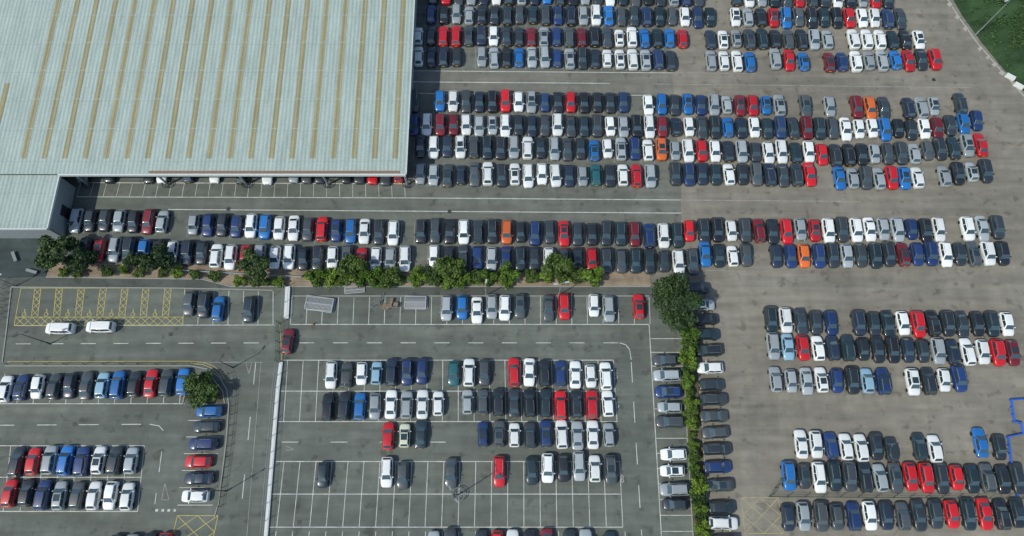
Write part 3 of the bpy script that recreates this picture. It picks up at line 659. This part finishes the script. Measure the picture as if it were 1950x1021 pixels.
for c in cars:
    p=G(c['x'],c['y'],.7); rr=random.random()
    pu=up.setdefault(c['row'],random.choice([.12,.88,.3,.8]))
    rot=(R(.5) if random.random()<pu else R(180.5))+random.gauss(0,R(1.0))
    if c['h']: rot+=R(90)
    c['pos']=(p.x+random.gauss(0,.03),p.y+random.gauss(0,.09),0); c['rot']=rot
    c['type']='hatch' if rr<.44 else 'suv' if rr<.70 else 'saloon' if rr<.81 else 'estate' if rr<.90 else 'mini'
    c['sc']=random.uniform(.97,1.03)
    b=COLS[c['c']][0]; j=random.uniform(.8,1.2)
    if c['c']=='k':
        b=random.choice([(.015,.019,.022),(.021,.029,.034),(.030,.042,.049),(.018,.030,.052),(.046,.058,.064),(.016,.033,.040)])  # varied blacks, their colour lifted to stand in for haze
        if c['row'] in ('T1','T2','T3','M1','M2','M3','M4') and random.random()<.15: b=random.choice([(.075,.088,.092),(.018,.045,.12)])
    if c['c']=='w': j=random.uniform(.84,1.04)
    c['col']=tuple(min(.86,x*j) for x in b)
    c['sun']=random.random()<.16
near=[c for c in cars if c['row'] in ROWN and c['row']!='A']
rowA=sorted([c for c in cars if c['row']=='A'],key=lambda c:-c['y'])
need=max(0,297-len(near)); near+=rowA[:need]; nid=set(id(c) for c in near); far=[c for c in cars if id(c) not in nid]
MESH={}
def mesh_of(mb,name,mat,smooth):
    me=bpy.data.meshes.new(name); me.from_pydata(mb.v,[],mb.f); me.materials.append(MAT[mat])
    if smooth: me.polygons.foreach_set('use_smooth',[True]*len(me.polygons))
    return me
for k in TY:
    MESH[k]=[(n,mesh_of(m,n,mt,sm),mt) for n,m,mt,sm in GEO[k]]
    MESH[k+'_sun']=mesh_of(sunroof(TY[k]),'sunroof','glass',False)
def put_car(c,name='parked_car',cat='car',group='parked cars'):
    e=bpy.data.objects.new(name,None); col.objects.link(e); e.location=c['pos']; e.rotation_euler=(0,0,c['rot']); e.scale=(1,c['sc'],1)
    tag(e,c['label'],cat,group)
    parts=list(MESH[c['type']])
    if c['sun']: parts.append(('sunroof',MESH[c['type']+'_sun'],'glass'))
    for n,me,mt in parts:
        o=bpy.data.objects.new(n,me); col.objects.link(o); o.parent=e
        if mt=='paint': o.color=(*c['col'],1)
for c in near: put_car(c)
p=G(548,650,.7); put_car(dict(pos=(p.x,p.y,0),rot=R(-3),type='hatch',sc=1,col=COLS['m'][0],sun=True,label='maroon car driving through the green gate on the lane'))
for x,y,l,r in ((113,625,'white van on the road below the yellow bays, left of the other white van',90),(190,622,'white van on the road below the yellow bays, right of the other white van',90)):
    p=G(x,y,.9); put_car(dict(pos=(p.x,p.y,0),rot=R(r),type='van',sc=1,col=(.74,.76,.74),sun=False,label=l),'white_van','van','white vans on the road')
V=[];Fc=[];MI=[];SM=[];CO=[]
keys=['paint_s','glass','screen','tyre','headl','taill','trim','rail','platey']; off=0
for c in far:
    ca,sa=math.cos(c['rot']),math.sin(c['rot'])
    parts=[(m,mt,sm) for n,m,mt,sm in GEO[c['type']]]
    if c['sun']: parts.append((sunroof(TY[c['type']]),'glass',False))
    for m,mt,sm in parts:
        for x,y,z in m.v:
            y*=c['sc']; V.append((c['pos'][0]+x*ca-y*sa,c['pos'][1]+x*sa+y*ca,z)); CO+= [*c['col'],1]
        k=keys.index('paint_s' if mt=='paint' else mt)
        for f in m.f: Fc.append(tuple(i+off for i in f)); MI.append(k); SM.append(sm)
        off+=len(m.v)
me=bpy.data.meshes.new('far_parked_cars'); me.from_pydata(V,[],Fc)
for k in keys: me.materials.append(MAT[k])
me.polygons.foreach_set('material_index',MI); me.polygons.foreach_set('use_smooth',SM)
at=me.attributes.new('paint','FLOAT_COLOR','POINT'); at.data.foreach_set('color',CO)
o=bpy.data.objects.new('far_parked_cars',me); col.objects.link(o); tag(o,'tight far rows of parked cars in mixed colours beyond the upper aisles','cars',kind='stuff')
print('near',len(near),'far',len(far))
# ---------------------------------------------------------------- light, sky, camera
w=bpy.data.worlds.new('World'); scene.world=w; w.use_nodes=True; nt=w.node_tree
sk=nt.nodes.new('ShaderNodeTexSky'); sk.sky_type='NISHITA'; sk.sun_disc=False
EL=R(50); AZ=R(31)
sk.sun_elevation=EL; sk.sun_rotation=math.atan2(-math.cos(AZ),-math.sin(AZ))%(2*math.pi)
bg=nt.nodes['Background']; bg.inputs['Strength'].default_value=.15; nt.links.new(sk.outputs['Color'],bg.inputs['Color'])
sd=bpy.data.lights.new('sun','SUN'); sd.energy=3.2; sd.angle=R(.6); sd.color=(1,.955,.85)
so=bpy.data.objects.new('sun',sd); col.objects.link(so); so.location=(-60,-40,90)
so.rotation_euler=Vector((math.cos(AZ)*math.cos(EL),math.sin(AZ)*math.cos(EL),-math.sin(EL))).to_track_quat('-Z','Y').to_euler()
cd=bpy.data.cameras.new('camera'); cd.sensor_width=36; cd.lens=F/1950*36; cd.clip_end=5000; cd.clip_start=1
co=bpy.data.objects.new('camera',cd); col.objects.link(co); co.location=(0,0,HC); co.rotation_euler=(TH,0,0); scene.camera=co
scene.view_settings.view_transform='Standard'; scene.view_settings.look='None'; scene.view_settings.exposure=0
